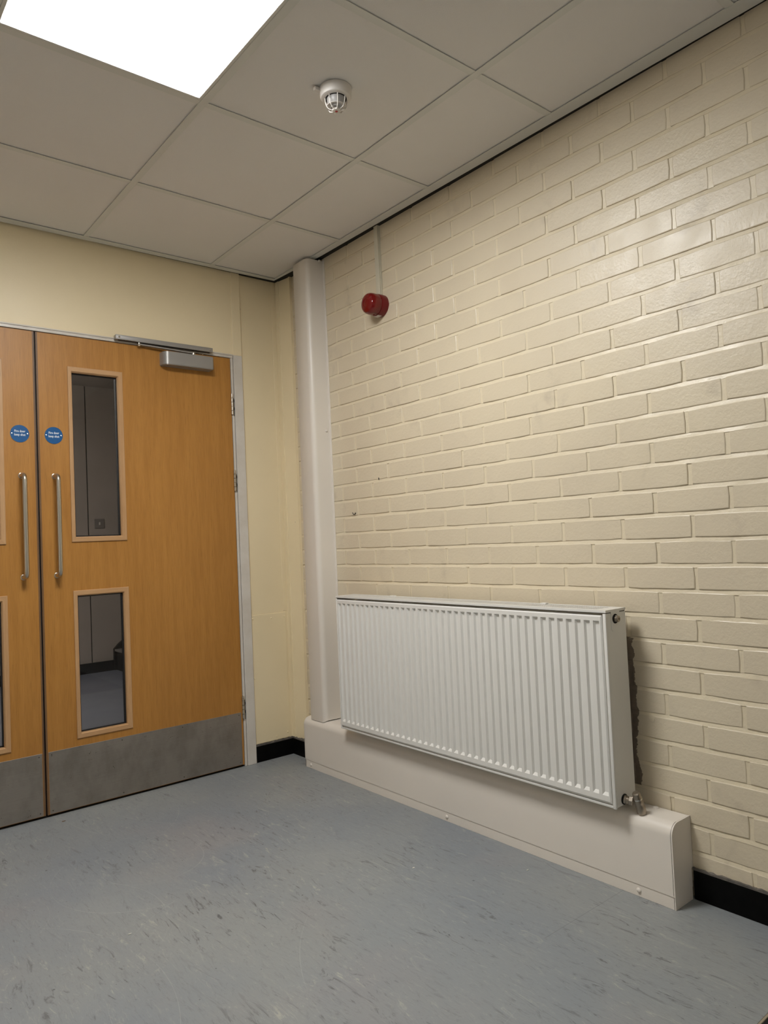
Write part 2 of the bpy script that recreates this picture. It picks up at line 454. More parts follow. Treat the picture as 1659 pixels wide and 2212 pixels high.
# ------------------------------------------------------------------ door wall
part('over_panel', B((RL, YD, 2.0215), (-.294, YD+.12, 2.75)), MC, wb)
part('side_wall', B((-.246, YR, -.05), (.02, YR+.12, 2.75)), MC, wb)
part('side_panel', B((-2.62, YD, 0), (-2.16, YD+.12, 2.0215)), MC, wb)
part('side_panel', B((RL, YD, 0), (-2.62, YD+.12, 2.0215)), MC, wb)
part('post_face', B((-.294, YD-.005, 2.023), (-.246, YD+.1, 2.75), .0015, 1), MC, wb)
lb = thing('access_panel', (-.14, YR, .1), 'cream board screwed over the lower wall between door and corner', 'panel')
part('board', B((-.2455, YR-.004, .088), (-.044, YR, .722), .001, 1), MC, lb)
for (x, z) in ((-.123, .105), (-.129, .699), (-.235, .705), (-.052, .700), (-.052, .389), (-.235, .41), (-.058, .115)):
    b_ = BM(); lathe(b_, [(.0042, 0), (.004, .0018), (.002, .0026), (0, .0028)], (x, YR-.004, z), (0, -1, 0), 12)
    part('screw', b_, MC, lb, 40)
# faint cover strips in the corner
part('corner_strip', B((-.056, YR-.0022, .73), (-.034, YR, 2.7), .001, 1), MC, wb)
part('corner_strip', B((-.0285, YR-.03, .1), (-.0235, YR-.012, 2.7), .001, 1), MC, wb)

# white frame round the doors
tr = thing('trim_1', (-.27, YD, 0), 'white painted door frame round the double fire doors', 'door frame', kind='structure')
part('post', B((-.294, YD-.005, 0), (-.246, YD+.1, 2.023), .0015, 1), M_white, tr)
part('jamb', B((-.308, YD-.001, 0), (-.2965, YD+.1, 2.0205), .001, 1), M_white, tr)
part('stop', B((-.32, YD+.052, 0), (-.2965, YD+.1, 2.0205)), M_white, tr)
part('head', B((-2.11, YD-.004, 2.0065), (-.2965, YD+.1, 2.0215), .001, 1), M_white, tr)
part('head_bead', B((-2.16, YD-.008, 2.0185), (-.294, YD+.01, 2.0245), .0015, 1), M_white, tr)
part('post', B((-2.16, YD-.005, 0), (-2.112, YD+.1, 2.0215), .0015, 1), M_white, tr)
part('threshold_gap', B((-2.11, YD+.005, .0002), (-.3, YD+.04, .002)), M_dark, tr)

# ------------------------------------------------------------------ doors
def text_bm(lines, size, x, z, y, squeeze=.76):
    bm = BM()
    for t, dz in lines:
        cu = bpy.data.curves.new('lettering', 'FONT'); cu.body = t; cu.size = size; cu.align_x = 'CENTER'; cu.align_y = 'CENTER'
        cu.extrude = .0002; cu.offset = .00055; cu.resolution_u = 3; cu.space_character = 1.1
        o = bpy.data.objects.new('lettering', cu); link(o)
        dg = bpy.context.evaluated_depsgraph_get(); me = bpy.data.meshes.new_from_object(o.evaluated_get(dg))
        me.transform(Matrix.Translation((x, y, z+dz)) @ Matrix.Rotation(math.radians(90), 4, 'X') @ Matrix.Diagonal((squeeze, 1, 1, 1)))
        bm.from_mesh(me); bpy.data.objects.remove(o); bpy.data.curves.remove(cu); bpy.data.meshes.remove(me)
    return bm
SIGN = .0128
def door(name, x0, x1, side, label):
    """side=+1: meeting edge on the left (x0)"""
    d = thing(name, ((x0+x1)/2, YD, 0), label, 'door', kind='structure')
    m = x0 if side > 0 else x1              # meeting edge
    def X(dist): return m + side*dist       # distance from the meeting edge
    TH = .044
    va, vb = X(.1225), X(.357)              # outer edges of the vision panels
    ia, ib = X(.1405), X(.3325)
    lo, hi = (.294, .913), (1.119, 1.872)
    # leaf built round the two openings
    bm = BM(); zs = [.010, lo[0]+.012, lo[1]-.012, hi[0]+.012, hi[1]-.012, 2.0035]
    a, b = sorted((X(.1345), X(.345)))
    for i in range(5):
        if i % 2 == 0: box(bm, (x0, YD, zs[i]), (x1, YD+TH, zs[i+1]))
        else:
            box(bm, (x0, YD, zs[i]), (a, YD+TH, zs[i+1])); box(bm, (b, YD, zs[i]), (x1, YD+TH, zs[i+1]))
    bmesh.ops.remove_doubles(bm, verts=bm.verts, dist=1e-5)
    part('leaf', bm, M_wood, d)
    e0 = X(0); part('edge_lipping', B((e0-.0004, YD-.0006, .010), (e0+side*.0065, YD+TH, 2.0035)), M_lip, d, label='worn darkened strip down the meeting edge')
    part('smoke_seal', B((e0-side*.0035, YD+.012, .01), (e0, YD+.03, 2.0035)), M_black, d)
    for (z0, z1) in (lo, hi):
        xo0, xo1 = sorted((va, vb)); xi0, xi1 = xo0+.0185, xo1-.0235 if False else xo1-.0225
        zi0, zi1 = z0+.022, z1-.024
        g = BM(); yg = YD+.0135
        # black gasket
        for a_, b_ in (((xi0, yg, zi0), (xi0+.005, yg+.006, zi1)), ((xi1-.005, yg, zi0), (xi1, yg+.006, zi1)), ((xi0, yg, zi0), (xi1, yg+.006, zi0+.005)), ((xi0, yg, zi1-.005), (xi1, yg+.006, zi1))):
            box(g, a_, b_)
        vp = part('vision_panel', g, M_black, d, label='narrow wired-free glass panel with beech beads')
        vp['label'] = 'narrow glass vision panel with pale beech beads'
        for (p, q, pi_, qi, mt) in (((xo0, z0), (xo1, z0), (xi0, zi0), (xi1, zi0), M_beadx), ((xo1, z1), (xo0, z1), (xi1, zi1), (xi0, zi1), M_beadx),
                                    ((xo0, z1), (xo0, z0), (xi0, zi1), (xi0, zi0), M_bead), ((xo1, z0), (xo1, z1), (xi1, zi0), (xi1, zi1), M_bead)):
            s = BM(); lerp = lambda A, B_, t: (A[0]+(B_[0]-A[0])*t, A[1]+(B_[1]-A[1])*t)
            sec = [(0, 0), (0, -.0045), (.08, -.006), (.80, -.006), (1., .001), (1., .0135), (.3, .0135)]
            A_ = [s.verts.new((lerp(p, pi_, t)[0], YD+y, lerp(p, pi_, t)[1])) for t, y in sec]
            C_ = [s.verts.new((lerp(q, qi, t)[0], YD+y, lerp(q, qi, t)[1])) for t, y in sec]
            nn = len(sec)
            for i in range(nn): s.faces.new((A_[i], A_[(i+1) % nn], C_[(i+1) % nn], C_[i]))
            s.faces.new(A_); s.faces.new(C_[::-1]); bmesh.ops.recalc_face_normals(s, faces=s.faces)
            part('glazing_bead', s, mt, vp)
        part('glass_pane', B((xi0-.004, yg+.006, zi0-.004), (xi1+.004, yg+.012, zi1+.004)), M_glass, vp)
        # back beads on the lobby side
        s = BM()
        for a_, b_ in (((xo0, YD+.024, z0), (xo0+.02, YD+.05, z1)), ((xo1-.02, YD+.024, z0), (xo1, YD+.05, z1)), ((xo0, YD+.024, z0), (xo1, YD+.05, z0+.02)), ((xo0, YD+.024, z1-.02), (xo1, YD+.05, z1))): box(s, a_, b_)
        part('rear_bead', s, M_black, vp)
    kx0, kx1 = sorted((X(.0085), X(.8855)))
    kp = part('kick_plate', B((kx0, YD-.0016, .012), (kx1, YD, .262), .0005, 1), M_kick, d, label='scuffed steel kick plate')
    for sx in (kx0+.012, kx0+.3, kx1-.3, kx1-.012):
        for sz in (.024, .25):
            b_ = BM(); lathe(b_, [(.0028, 0), (.0026, .0006), (0, .0009)], (sx, YD-.0016, sz), (0, -1, 0), 10); part('screw', b_, M_grime_shade, kp)
    # sign
    sx, sz = X(.062), 1.5705
    b_ = BM(); lathe(b_, [(.0365, 0), (.0365, .0014), (.0361, .0018), (.0355, .0018), (.0355, .0012)], (sx, YD, sz), (0, -1, 0), 48)
    sg = part('fire_door_sign', b_, M_chrome, d, 30, 'round blue sign reading Fire door keep shut')
    b_ = BM(); lathe(b_, [(.0354, .0008), (.0354, .0016), (0, .0016)], (sx, YD, sz), (0, -1, 0), 48); part('sign_face', b_, M_blue, sg)
    part('lettering', text_bm([('Fire door', .0072), ('keep shut', -.0072)], SIGN, sx, sz+.003, YD-.0019), M_letter, sg)
    for q in (-.0295, .0295):
        b_ = BM(); lathe(b_, [(.0026, .001), (.0026, .0024), (0, .003)], (sx+q, YD, sz), (0, -1, 0), 10); part('screw', b_, M_chrome, sg)
    # pull handle
    hx = X(.0605); zt, zb_ = 1.398, .983; st = .055; r = .0095; cr = .022
    pts = [(hx, YD, zt)] + [(hx, YD-st+cr*(1-math.sin(math.radians(a))), zt-cr*(1-math.cos(math.radians(a)))) for a in range(0, 91, 15)]
    pts += [(hx, YD-st, zt-.1*i) for i in range(1, 4)]
    pts += [(hx, YD-st+cr*(1-math.cos(math.radians(a))), zb_+cr*(1-math.sin(math.radians(a)))) for a in range(0, 91, 15)] + [(hx, YD, zb_)]
    b_ = BM(); tube(b_, pts, r, 20); hd = part('pull_handle', b_, M_steel, d, 50, 'satin steel D-shaped pull handle')
    for z in (zt, zb_):
        b_ = BM(); lathe(b_, [(.0118, 0), (.0118, .002), (.0105, .003)], (hx, YD, z), (0, -1, 0), 20); part('collar', b_, M_steel, hd, 40)
    # hinges on the outer edge
    ox = X(.893) + side*.0035
    for (z0, z1) in ((1.722, 1.826), (1.343, 1.447), (.232, .340)):
        b_ = BM(); yk = YD-.0055; n = 5; hgt = (z1-z0)/n
        for i in range(n):
            lathe(b_, [(.0048, z0+i*hgt+.0004), (.0062, z0+i*hgt+.001), (.0062, z0+(i+1)*hgt-.001), (.0048, z0+(i+1)*hgt-.0004)], (ox, yk, 0), (0, 0, 1), 16)
        hg = part('hinge', b_, M_steel, d, 40, 'steel butt hinge')
        part('hinge_leaf', B((ox+side*.004, YD-.0015, z0), (ox+side*.0065, YD+.035, z1)), M_steel, hg)
        if side > 0:
            part('grime', B((ox+.0092, YD-.0013, z0-.006), (ox+.0128, YD-.0010, z1-.02)), M_grime_shade, hg)
            for zz in (z0+.03, z0+.07): part('grime', B((ox+.0095, YD-.0048, zz-.006), (ox+.0130, YD-.001, zz+.008), .001, 1), M_dark, hg)
    return d
door('door_1', -1.2065, -.3115, 1, 'beech veneer fire door with the closer above it, hinged beside the corner')
door('door_2', -2.1085, -1.2135, -1, 'left beech veneer fire door, mostly outside the frame')

# door closer
dc = thing('door_closer', (-.55, YD, 1.95), 'silver overhead door closer with slide arm at the top of the right-hand fire door', 'door closer')
bm = BM(); x0, x1, yf = -.672, -.424, YD-.055
prof = [(x0, YD)] + [(x0+.026-.026*math.cos(math.radians(a)), yf+.026-.026*math.sin(math.radians(a))) for a in range(0, 91, 15)] + [(x1-.010+.010*math.sin(math.radians(a)), yf+.010-.010*math.cos(math.radians(a))) for a in range(0, 91, 30)] + [(x1, YD)]
extr(bm, prof, 'z', 1.9225, 1.984)
bmesh.ops.bevel(bm, geom=[e for e in bm.edges if abs(e.verts[0].co.z-e.verts[1].co.z) < 1e-6 and (e.verts[0].co.y < YD-.001 or e.verts[1].co.y < YD-.001)], offset=.0025, segments=2, affect='EDGES')
part('body', bm, M_alu, dc, 35)
rail = part('slide_rail', B((-.883, YD-.034, 2.0125), (-.418, YD-.006, 2.0335), .0015, 2), M_alu, dc, 35)
part('rail_slot', B((-.87, YD-.026, 2.0112), (-.43, YD-.016, 2.013)), M_dark, dc)
for x in (-.868, -.432):
    b_ = BM(); lathe(b_, [(.0042, 0), (.004, .0012), (.0018, .0014), (.0016, .0004), (0, .0004)], (x, YD-.034, 2.023), (0, -1, 0), 14); part('end_screw', b_, M_chrome, rail, 40)
bm = BM(); a0, a1 = Vector((-.515, YD-.024, 1.996)), Vector((-.775, YD-.020, 2.005))
d_ = (a1-a0).normalized(); n_ = Vector((0, 1, 0))*.009; z_ = Vector((0, 0, .0026))
vs = [bm.verts.new(p) for p in (a0-n_-z_, a0+n_-z_, a0+n_+z_, a0-n_+z_, a1-n_*.8-z_, a1+n_*.8-z_, a1+n_*.8+z_, a1-n_*.8+z_)]
for f in ((0,1,2,3),(7,6,5,4),(0,4,5,1),(1,5,6,2),(2,6,7,3),(3,7,4,0)): bm.faces.new([vs[i] for i in f])
bmesh.ops.recalc_face_normals(bm, faces=bm.faces)
part('arm', bm, M_alu, dc)
b_ = BM(); lathe(b_, [(.010, 1.982), (.010, 1.999), (.006, 2.001), (0, 2.001)], (a0.x, a0.y, 0), (0, 0, 1), 20); part('spindle', b_, M_steel, dc, 40)
b_ = BM(); lathe(b_, [(.0, 1.9965), (.006, 1.997), (.007, 2.0), (.007, 2.012)], (a1.x, a1.y, 0), (0, 0, 1), 18); part('slide_stud', b_, M_chrome, dc, 40)
b_ = BM(); lathe(b_, [(.0022, 0), (.0022, .003), (0, .0035)], (-.482, YD-.054, 1.990), (0, -1, 0), 10); part('adjuster', b_, M_chrome, dc, 40)

# ------------------------------------------------------------------ skirtings
def skirt(name, prof_boxes, label):
    s = thing(name, prof_boxes[0][0], label, 'skirting', kind='structure')
    for a, b in prof_boxes:
        part('board', B(a, b, .0015, 1), M_skirt, s)
        lip = BM(); a2 = (a[0], a[1], b[2]-.001); b2 = (b[0], b[1], b[2]+.006); box(lip, a2, b2)
        bmesh.ops.subdivide_edges(lip, edges=[e for e in lip.edges if e.calc_length() > .1], cuts=24)
        for v in lip.verts:
            if v.co.z > b[2]: v.co.z += random.uniform(-.003, .0035)
        part('sealant_line', lip, M_skirtlip, s)
    return s
skirt('baseboard_back', [((-.2455, YR-.010, 0), (-.024, YR, .080))], 'short black skirting between door frame and corner')
skirt('baseboard_right', [((-.007, WE, 0), (.006, -1.062, .084)), ((-.0325, .822, 0), (-.012, YR-.006, .080))], 'black skirting at the foot of the brick wall')
# ------------------------------------------------------------------ ceiling
cl = thing('ceiling', (0, 0, H), 'suspended ceiling of pale square tiles in a white grid', 'ceiling', kind='structure')
part('soffit', B((RL-.1, RB-.1, 2.75), (.2, YR+.1, 2.8)), M_slab, cl)
cols = [XA - G*i for i in range(0, 5)]             # grid lines parallel to the brick wall
rows = [YA + G*j for j in range(-5, 2)]            # grid lines parallel to the door wall
XI, YI = -.0645, .996                              # inner edge of the perimeter trim
xb = [-.055] + cols + [RL]
yb_ = [RB] + rows + [1.004]
LIGHTS = {(2, 5), (2, 2), (4, 1)}
tile_id = 0
for i in range(len(xb)-1):
    for j in range(len(yb_)-1):
        if (i, j) in LIGHTS: continue
        x1_, x0_ = xb[i]-.004, xb[i+1]+.004; y0_, y1_ = yb_[j]+.004, yb_[j+1]-.004
        bm = B((x0_, y0_, H+.0036+random.uniform(0, .0006)), (x1_, y1_, H+.019))
        part('ceiling_tile', bm, M_tile, cl, at=((x0_+x1_)/2, (y0_+y1_)/2, H))
for x in cols: part('grid_bar', B((x-.012, RB, H), (x+.012, 1.0, H+.0018), .0004, 1), M_bar, cl)
for j, y in enumerate(rows):
    for i in range(len(xb)-1):
        part('grid_bar', B((xb[i+1]+(.0122 if i < 5 else 0), y-.012, H+.0003), (xb[i]-(.0122 if i else 0), y+.012, H+.0018), .0004, 1), M_bar, cl)
# perimeter angles, slightly out of parallel with the walls as built
bm = BM()
def prism(bm, poly, z0, z1):
    A = [bm.verts.new((x, y, z0)) for x, y in poly]; C = [bm.verts.new((x, y, z1)) for x, y in poly]; n = len(poly)
    for i in range(n): bm.faces.new((A[i], A[(i+1) % n], C[(i+1) % n], C[i]))
    bm.faces.new(A); bm.faces.new(C[::-1]); bmesh.ops.recalc_face_normals(bm, faces=bm.faces)
prism(bm, [(XI, YI), (-.0635, RB), (-.004, RB), (-.0100, -1.4), (-.0315, .62), (-.0530, 1.0220)], H-.0006, H+.0012)
part('edge_trim', bm, M_bar, cl)
bm = BM(); prism(bm, [(XI, YI), (-.0530, 1.0220), (-.31, 1.0290), (-1.33, 1.0390), (RL, 1.043), (RL, .996)], H-.0006, H+.0012)
part('edge_trim', bm, M_bar, cl)
# upstands behind the angles, then black strips that paint the gap's shade
bm = BM(); prism(bm, [(-.0525, 1.0210), (-.0312, .62), (-.0097, -1.4), (-.0047, WE), (-.0037, WE), (-.0087, -1.4), (-.0300, .62), (-.0512, 1.0210)], H, H+.03)
prism(bm, [(-.0530, 1.0220), (-.31, 1.0290), (-1.33, 1.0390), (RL, 1.043), (RL, 1.044), (-1.33, 1.0400), (-.31, 1.0300), (-.0530, 1.023)], H, H+.03)
prism(bm, [(-.0565, 1.0185), (-.0360, .62), (-.0122, -1.4), (-.0052, WE+.005), (.0105, WE+.005), (.0105, YR-.001), (-.0565, YR-.001)], H+.0025, H+.0045)  # black strip closing the gap, standing in for its shade
prism(bm, [(-.0565, 1.0195), (-.31, 1.0265), (-1.33, 1.0395), (RL, 1.0442), (RL, YR-.012), (-.247, YR-.012), (-.247, YR-.001), (-.0565, YR-.001)], H+.0025, H+.0045)
part('trim_upstand_gap_shade', bm, M_dark, cl, label='edge trim upstands and black strips painted as the shaded gap at the walls')

def panel_light(i, j, mat, label):
    x1_, x0_ = xb[i], xb[i+1]; y0_, y1_ = yb_[j], yb_[j+1]; e = .0125
    t = thing('ceiling_light', ((x0_+x1_)/2, (y0_+y1_)/2, H), label, 'light')
    a, b, c, d = x0_+e, x1_-e, y0_+e, y1_-e; fw = .011
    for p, q in (((a, c), (a+fw, d)), ((b-fw, c), (b, d)), ((a+fw, c), (b-fw, c+fw)), ((a+fw, d-fw), (b-fw, d))):
        part('frame_rail', B((p[0], p[1], H-.0005), (q[0], q[1], H+.014), .0012, 1), M_bar, t)
    part('diffuser', B((a+fw-.001, c+fw-.001, H+.0025), (b-fw+.001, d-fw+.001, H+.006)), mat, t, label='glowing white diffuser')
    part('back_tray', B((a, c, H+.014), (b, d, H+.03)), M_bar, t)
panel_light(2, 5, M_panel, 'square flat light panel glowing white in the ceiling above the doors')
panel_light(2, 2, M_fill_panel, 'unseen fill light panel added in the ceiling behind the camera, nearer the middle')  # fill panels added out of view to brighten the room
panel_light(4, 1, M_fill_panel, 'unseen fill light panel added in the far left corner of the ceiling behind the camera')

# smoke detector
sd = thing('smoke_detector', (-.709, -.451, H), 'white domed smoke detector with a red dot under the ceiling tile', 'smoke detector')
c = (-.709, -.451, H+.002); dn = (0, 0, -1)
b_ = BM(); lathe(b_, [(.049, 0), (.0485, .006), (.0475, .024), (.0455, .0285), (.043, .030), (.032, .0305), (.032, .027), (0, .027)], c, dn, 48); part('base', b_, M_plastic, sd, 35)
b_ = BM(); lathe(b_, [(.0285, .027), (.0275, .040), (.0230, .052), (.017, .058), (0, .0585)], c, dn, 40); part('sensing_dome', b_, M_dome, sd, 40)
b_ = BM(); lathe(b_, [(.0325, .0300), (.0325, .0310), (.0285, .0310), (.0285, .0300)], c, dn, 40); part('vent_slot', b_, M_dark, sd)
for k in range(8):
    a = math.radians(k*45+17); ux, uy = math.cos(a), math.sin(a)
    P = lambda r, t: (c[0]+ux*r, c[1]+uy*r, c[2]-t)
    b_ = BM(); tube(b_, [P(.0335, .0295), P(.0332, .041), P(.0300, .053), P(.0245, .0615), P(.012, .066)], .0017, 8); part('cage_rib', b_, M_plastic, sd, 50)
b_ = BM(); lathe(b_, [(.0290, .0535), (.0300, .0545), (.0290, .0555), (.0280, .0545)], c, dn, 40); part('cage_ring', b_, M_plastic, sd, 50)
b_ = BM(); lathe(b_, [(.013, .0635), (.013, .067), (.011, .0682), (0, .0685)], c, dn, 28); hub = part('hub', b_, M_plastic, sd, 40)
b_ = BM(); lathe(b_, [(.0042, .068), (.004, .0692), (0, .0695)], c, dn, 16); part('indicator', b_, M_led, hub, 40, 'small red indicator')
b_ = B((c[0]-.062, c[1]+.018, H-.010), (c[0]-.040, c[1]+.030, H+.0008), .001, 1); part('mounting_tab', b_, M_plastic, sd)

# ------------------------------------------------------------------ sounder beacon and its conduit
sb = thing('fire_alarm_sounder', (0, .222, 2.09), 'red round fire alarm beacon on the brick wall', 'alarm')
c = (.001, .222, 2.088); ax = (-1, 0, 0)
b_ = BM(); lathe(b_, [(.0475, 0), (.0475, .034), (.0465, .036)], c, ax, 48); part('base', b_, M_red, sb, 40)
b_ = BM(); lathe(b_, [(.0448, .036), (.0448, .040), (.0462, .041), (.0462, .064), (.0445, .074), (.039, .084), (.030, .0905), (.018, .0935), (.0165, .0915), (.010, .092), (0, .0925)], c, ax, 48); ln = part('lens', b_, M_lens, sb, 25)
for k in range(24):
    a = math.radians(k*15); ca, sa = math.cos(a), math.sin(a)
    P = lambda r, t: (c[0]-t, c[1]+ca*r, c[2]+sa*r)
    b_ = BM(); tube(b_, [P(.0185, .0925), P(.029, .0903), P(.037, .0852), P(.0425, .0775)], .0009, 6); part('lens_rib', b_, M_lens, ln, 50)
part('label', B((-.033, .212, 2.0405), (-.012, .240, 2.0418)), M_label, sb)
b_ = BM(); lathe(b_, [(.0045, 0), (.0045, .006), (0, .0065)], (-.047, .222, 2.046), (0, 0, -1), 12); part('locking_screw', b_, M_red, sb, 40)
cn = thing('cable_conduit', (0, .2245, 2.3), 'thin pale cable conduit running from the alarm up to the ceiling', 'conduit')
part('cover', B((-.0155, .2135, 2.130), (-.005, .2385, 2.47), .001, 1), M_conduit, cn)
part('backing', B((-.006, .2125, 2.130), (.001, .2395, 2.47), .0005, 1), M_conduit, cn)

# ------------------------------------------------------------------ floor-level pipe boxing
TX, TY0, TY1, TZ = -.105, -1.058, .822, .235
hb = thing('pipe_boxing', (-.05, -.12, 0), 'long low pinkish-white pipe boxing under the radiator', 'pipe boxing')
R_ = .034
prof = [(TX, .036)] + [(TX+R_-R_*math.cos(math.radians(a)), TZ-R_+R_*math.sin(math.radians(a))) for a in range(0, 91, 9)] + [(-.004, TZ), (-.004, TZ-.004)]
inner = [(TX+R_-(R_-.003)*math.cos(math.radians(a)), TZ-R_+(R_-.003)*math.sin(math.radians(a))) for a in range(90, -1, -9)] + [(TX+.003, .036)]
bm = BM(); extr(bm, prof[:-1] + [(-.004, TZ-.003)] + inner, 'y', TY0+.003, TY1-.002)
part('cover', bm, MT, hb, 30)
part('base_strip', B((TX+.0018, TY0+.002, 0), (TX+.006, TY1, .045), .0006, 1), MT, hb)
def endcap(y0, y1, inset):
    bm = BM(); q = [(TX+inset, 0.036)] + [(TX+inset+R_-R_*math.cos(math.radians(a)), TZ-inset*.6-R_+R_*math.sin(math.radians(a))) for a in range(0, 91, 9)] + [(-.001, TZ-inset*.6), (-.001, .09), (-.009, .088), (-.0085, .036)]
    extr(bm, q, 'y', y0, y1); return bm
part('end_cap', endcap(TY0-.0015, TY0+.0025, .0), MT, hb, 30)
part('end_cap', endcap(TY1-.003, TY1, .0), MT, hb, 30)
part('end_foot', B((TX+.0018, TY0-.0005, 0), (-.0085, TY0+.004, .040)), MT, hb)
part('end_foot', B((TX+.0018, TY1-.004, 0), (-.034, TY1, .040)), MT, hb)
bm = BM(); pts = [(TX-.0003, .04)] + [(TX+R_-(R_+.0003)*math.cos(math.radians(a)), TZ-R_+(R_+.0003)*math.sin(math.radians(a))) for a in range(0, 91, 9)]
for p, q in zip(pts, pts[1:]):
    quad(bm, (p[0], TY0+.0025, p[1]), (q[0], TY0+.0025, q[1]), (q[0], TY0+.0036, q[1]), (p[0], TY0+.0036, p[1]))
part('joint_line', bm, M_grime_shade, hb)
for y, z in ((.775, .017), (-.147, .0175), (-.945, .0185)):
    b_ = BM(); lathe(b_, [(.0075, -.001), (.0072, .002), (.005, .0042), (.002, .0052), (0, .0054)], (TX+.0018, y, z), (-1, 0, 0), 20); part('screw_cap', b_, MT, hb, 50)
b_ = BM(); lathe(b_, [(.0095, -.001), (.009, .002), (.006, .004), (0, .0045)], (-.016, -.962, TZ), (0, 0, 1), 20); part('screw_cap', b_, MT, hb, 50)
b_ = BM(); lathe(b_, [(.0085, -.001), (.008, .004), (.006, .007), (0, .008)], (-.055, .575, TZ), (0, 0, 1), 20); part('screw_cap', b_, MT, hb, 50)

# ------------------------------------------------------------------ upright pipe boxing in the corner
vb_ = thing('pipe_boxing', (-.05, .72, TZ), 'tall narrow pinkish-white pipe boxing standing in the corner', 'pipe boxing')
bx, y0, y1 = -.094, .652, .776
prof = [(-.001, y0), (bx+.024, y0+.004)] + [(bx+.024-.024*math.sin(math.radians(a)), y0+.004+.024-.024*math.cos(math.radians(a))) for a in range(10, 91, 8)] + [(bx, y1-.003), (bx+.002, y1), (bx+.008, y1), (bx+.014, y1), (bx+.0232, y1), (-.001, y1)]
bm = BM()
A_ = [bm.verts.new((x, y, TZ+.004 if x >= TX+R_ else TZ+.004-R_+math.sqrt(max(0, R_*R_-(TX+R_-x)**2)))) for x, y in prof]
# ragged cut at the ceiling
C_ = []
for x, y in prof:
    C_.append(bm.verts.new((x, y, H-.009 - (random.uniform(-.004, .004) if y > .70 and x < -.02 else .001))))
n = len(prof)
for i in range(n): bm.faces.new((A_[i], A_[(i+1) % n], C_[(i+1) % n], C_[i]))
bm.faces.new(C_)
bmesh.ops.recalc_face_normals(bm, faces=bm.faces)
part('cover', bm, MT, vb_, 35)
part('flange', B((-.003, .640, TZ+.0006), (.001, .654, H-.006), .0005, 1), MT, vb_)
for z in (1.602, 2.428):
    b_ = BM(); lathe(b_, [(.0068, -.001), (.0064, .002), (.004, .0045), (0, .0052)], (-.020, .652, z), (0, -1, 0), 18); part('screw_cap', b_, MT, vb_, 50)

# ------------------------------------------------------------------ radiator
RX, RY0, RY1, RZ0, RZ1 = -.150, -.915, .452, .2535, .832
rd = thing('radiator', (-.10, -.23, RZ0), 'white ribbed panel radiator on the brick wall', 'radiator')
fy0, fy1, fz0, fz1 = -.9005, .4455, .2665, .8165
P0 = RX + .0075          # plane the pressed plate stands on
bm = BM(); ys = [(fy0, 0)]
pitch = 1.308/40; gw, fl, gd = .0215, .0112, .0085
grooves = sorted(-.882 + pitch*i for i in range(41))
zb0, zb1, zt1, zt0 = .2865, .2965, .7925, .8005
def V(y, z, d): return bm.verts.new((RX+d, y, z))
# flat bottom band, top band and lands
edge = [fy0+.004] + [q for g_ in grooves for q in (g_-gw/2, g_+gw/2)] + [fy1-.004]
zlo, zhi = fz0+.004, fz1-.004
for a, b in ((zlo, zb0), (zt0, zhi)):
    for p, q in zip(edge, edge[1:]): bm.faces.new((V(p, a, 0), V(q, a, 0), V(q, b, 0), V(p, b, 0)))
for i in range(0, len(edge), 2): bm.faces.new((V(edge[i], zb0, 0), V(edge[i+1], zb0, 0), V(edge[i+1], zt0, 0), V(edge[i], zt0, 0)))
for g_ in grooves:
    a, d, b, c_ = g_-gw/2, g_+gw/2, g_-fl/2, g_+fl/2
    A = [V(a, zb0, 0), V(d, zb0, 0), V(d, zt0, 0), V(a, zt0, 0)]
    D = [V(b, zb1, gd), V(c_, zb1, gd), V(c_, zt1, gd), V(b, zt1, gd)]
    for i in range(4): bm.faces.new((A[i], A[(i+1) % 4], D[(i+1) % 4], D[i]))
    bm.faces.new(D)
# bevelled rim
O = [(fy0, fz0), (fy1, fz0), (fy1, fz1), (fy0, fz1)]; I = [(fy0+.004, zlo), (fy1-.004, zlo), (fy1-.004, zhi), (fy0+.004, zhi)]
for i in range(4):
    j = (i+1) % 4
    bm.faces.new((V(*O[i], .0035), V(*O[j], .0035), V(*I[j], 0), V(*I[i], 0)))
    bm.faces.new((V(*O[i], .0085), V(*O[j], .0085), V(*O[j], .0035), V(*O[i], .0035)))
bmesh.ops.remove_doubles(bm, verts=bm.verts, dist=1e-5)
bmesh.ops.recalc_face_normals(bm, faces=bm.faces)
if sum(f.normal.x*f.calc_area() for f in bm.faces) > 0: bmesh.ops.reverse_faces(bm, faces=bm.faces)
part('front_panel', bm, M_rad, rd, 18)
part('body', B((P0, RY0+.006, RZ0+.006), (-.052, RY1-.006, RZ1-.03), .001, 1), M_rad, rd)
part('seam_strip', B((RX+.001, RY0, RZ0-.001), (P0+.002, RY0+.011, RZ1-.0105), .002, 3), M_rad, rd, 35)
part('seam_strip', B((RX+.001, RY1-.005, RZ0-.001), (P0+.002, RY1, RZ1-.0105), .002, 3), M_rad, rd, 35)
part('bottom_lip', B((RX+.004, RY0+.01, RZ0-.0005), (P0+.003, RY1-.004, RZ0+.007), .001, 2), M_rad, rd, 35)
part('bottom_skirt', B((P0, RY0+.006, RZ0+.002), (-.052, RY1-.006, RZ0+.008)), M_rad, rd)
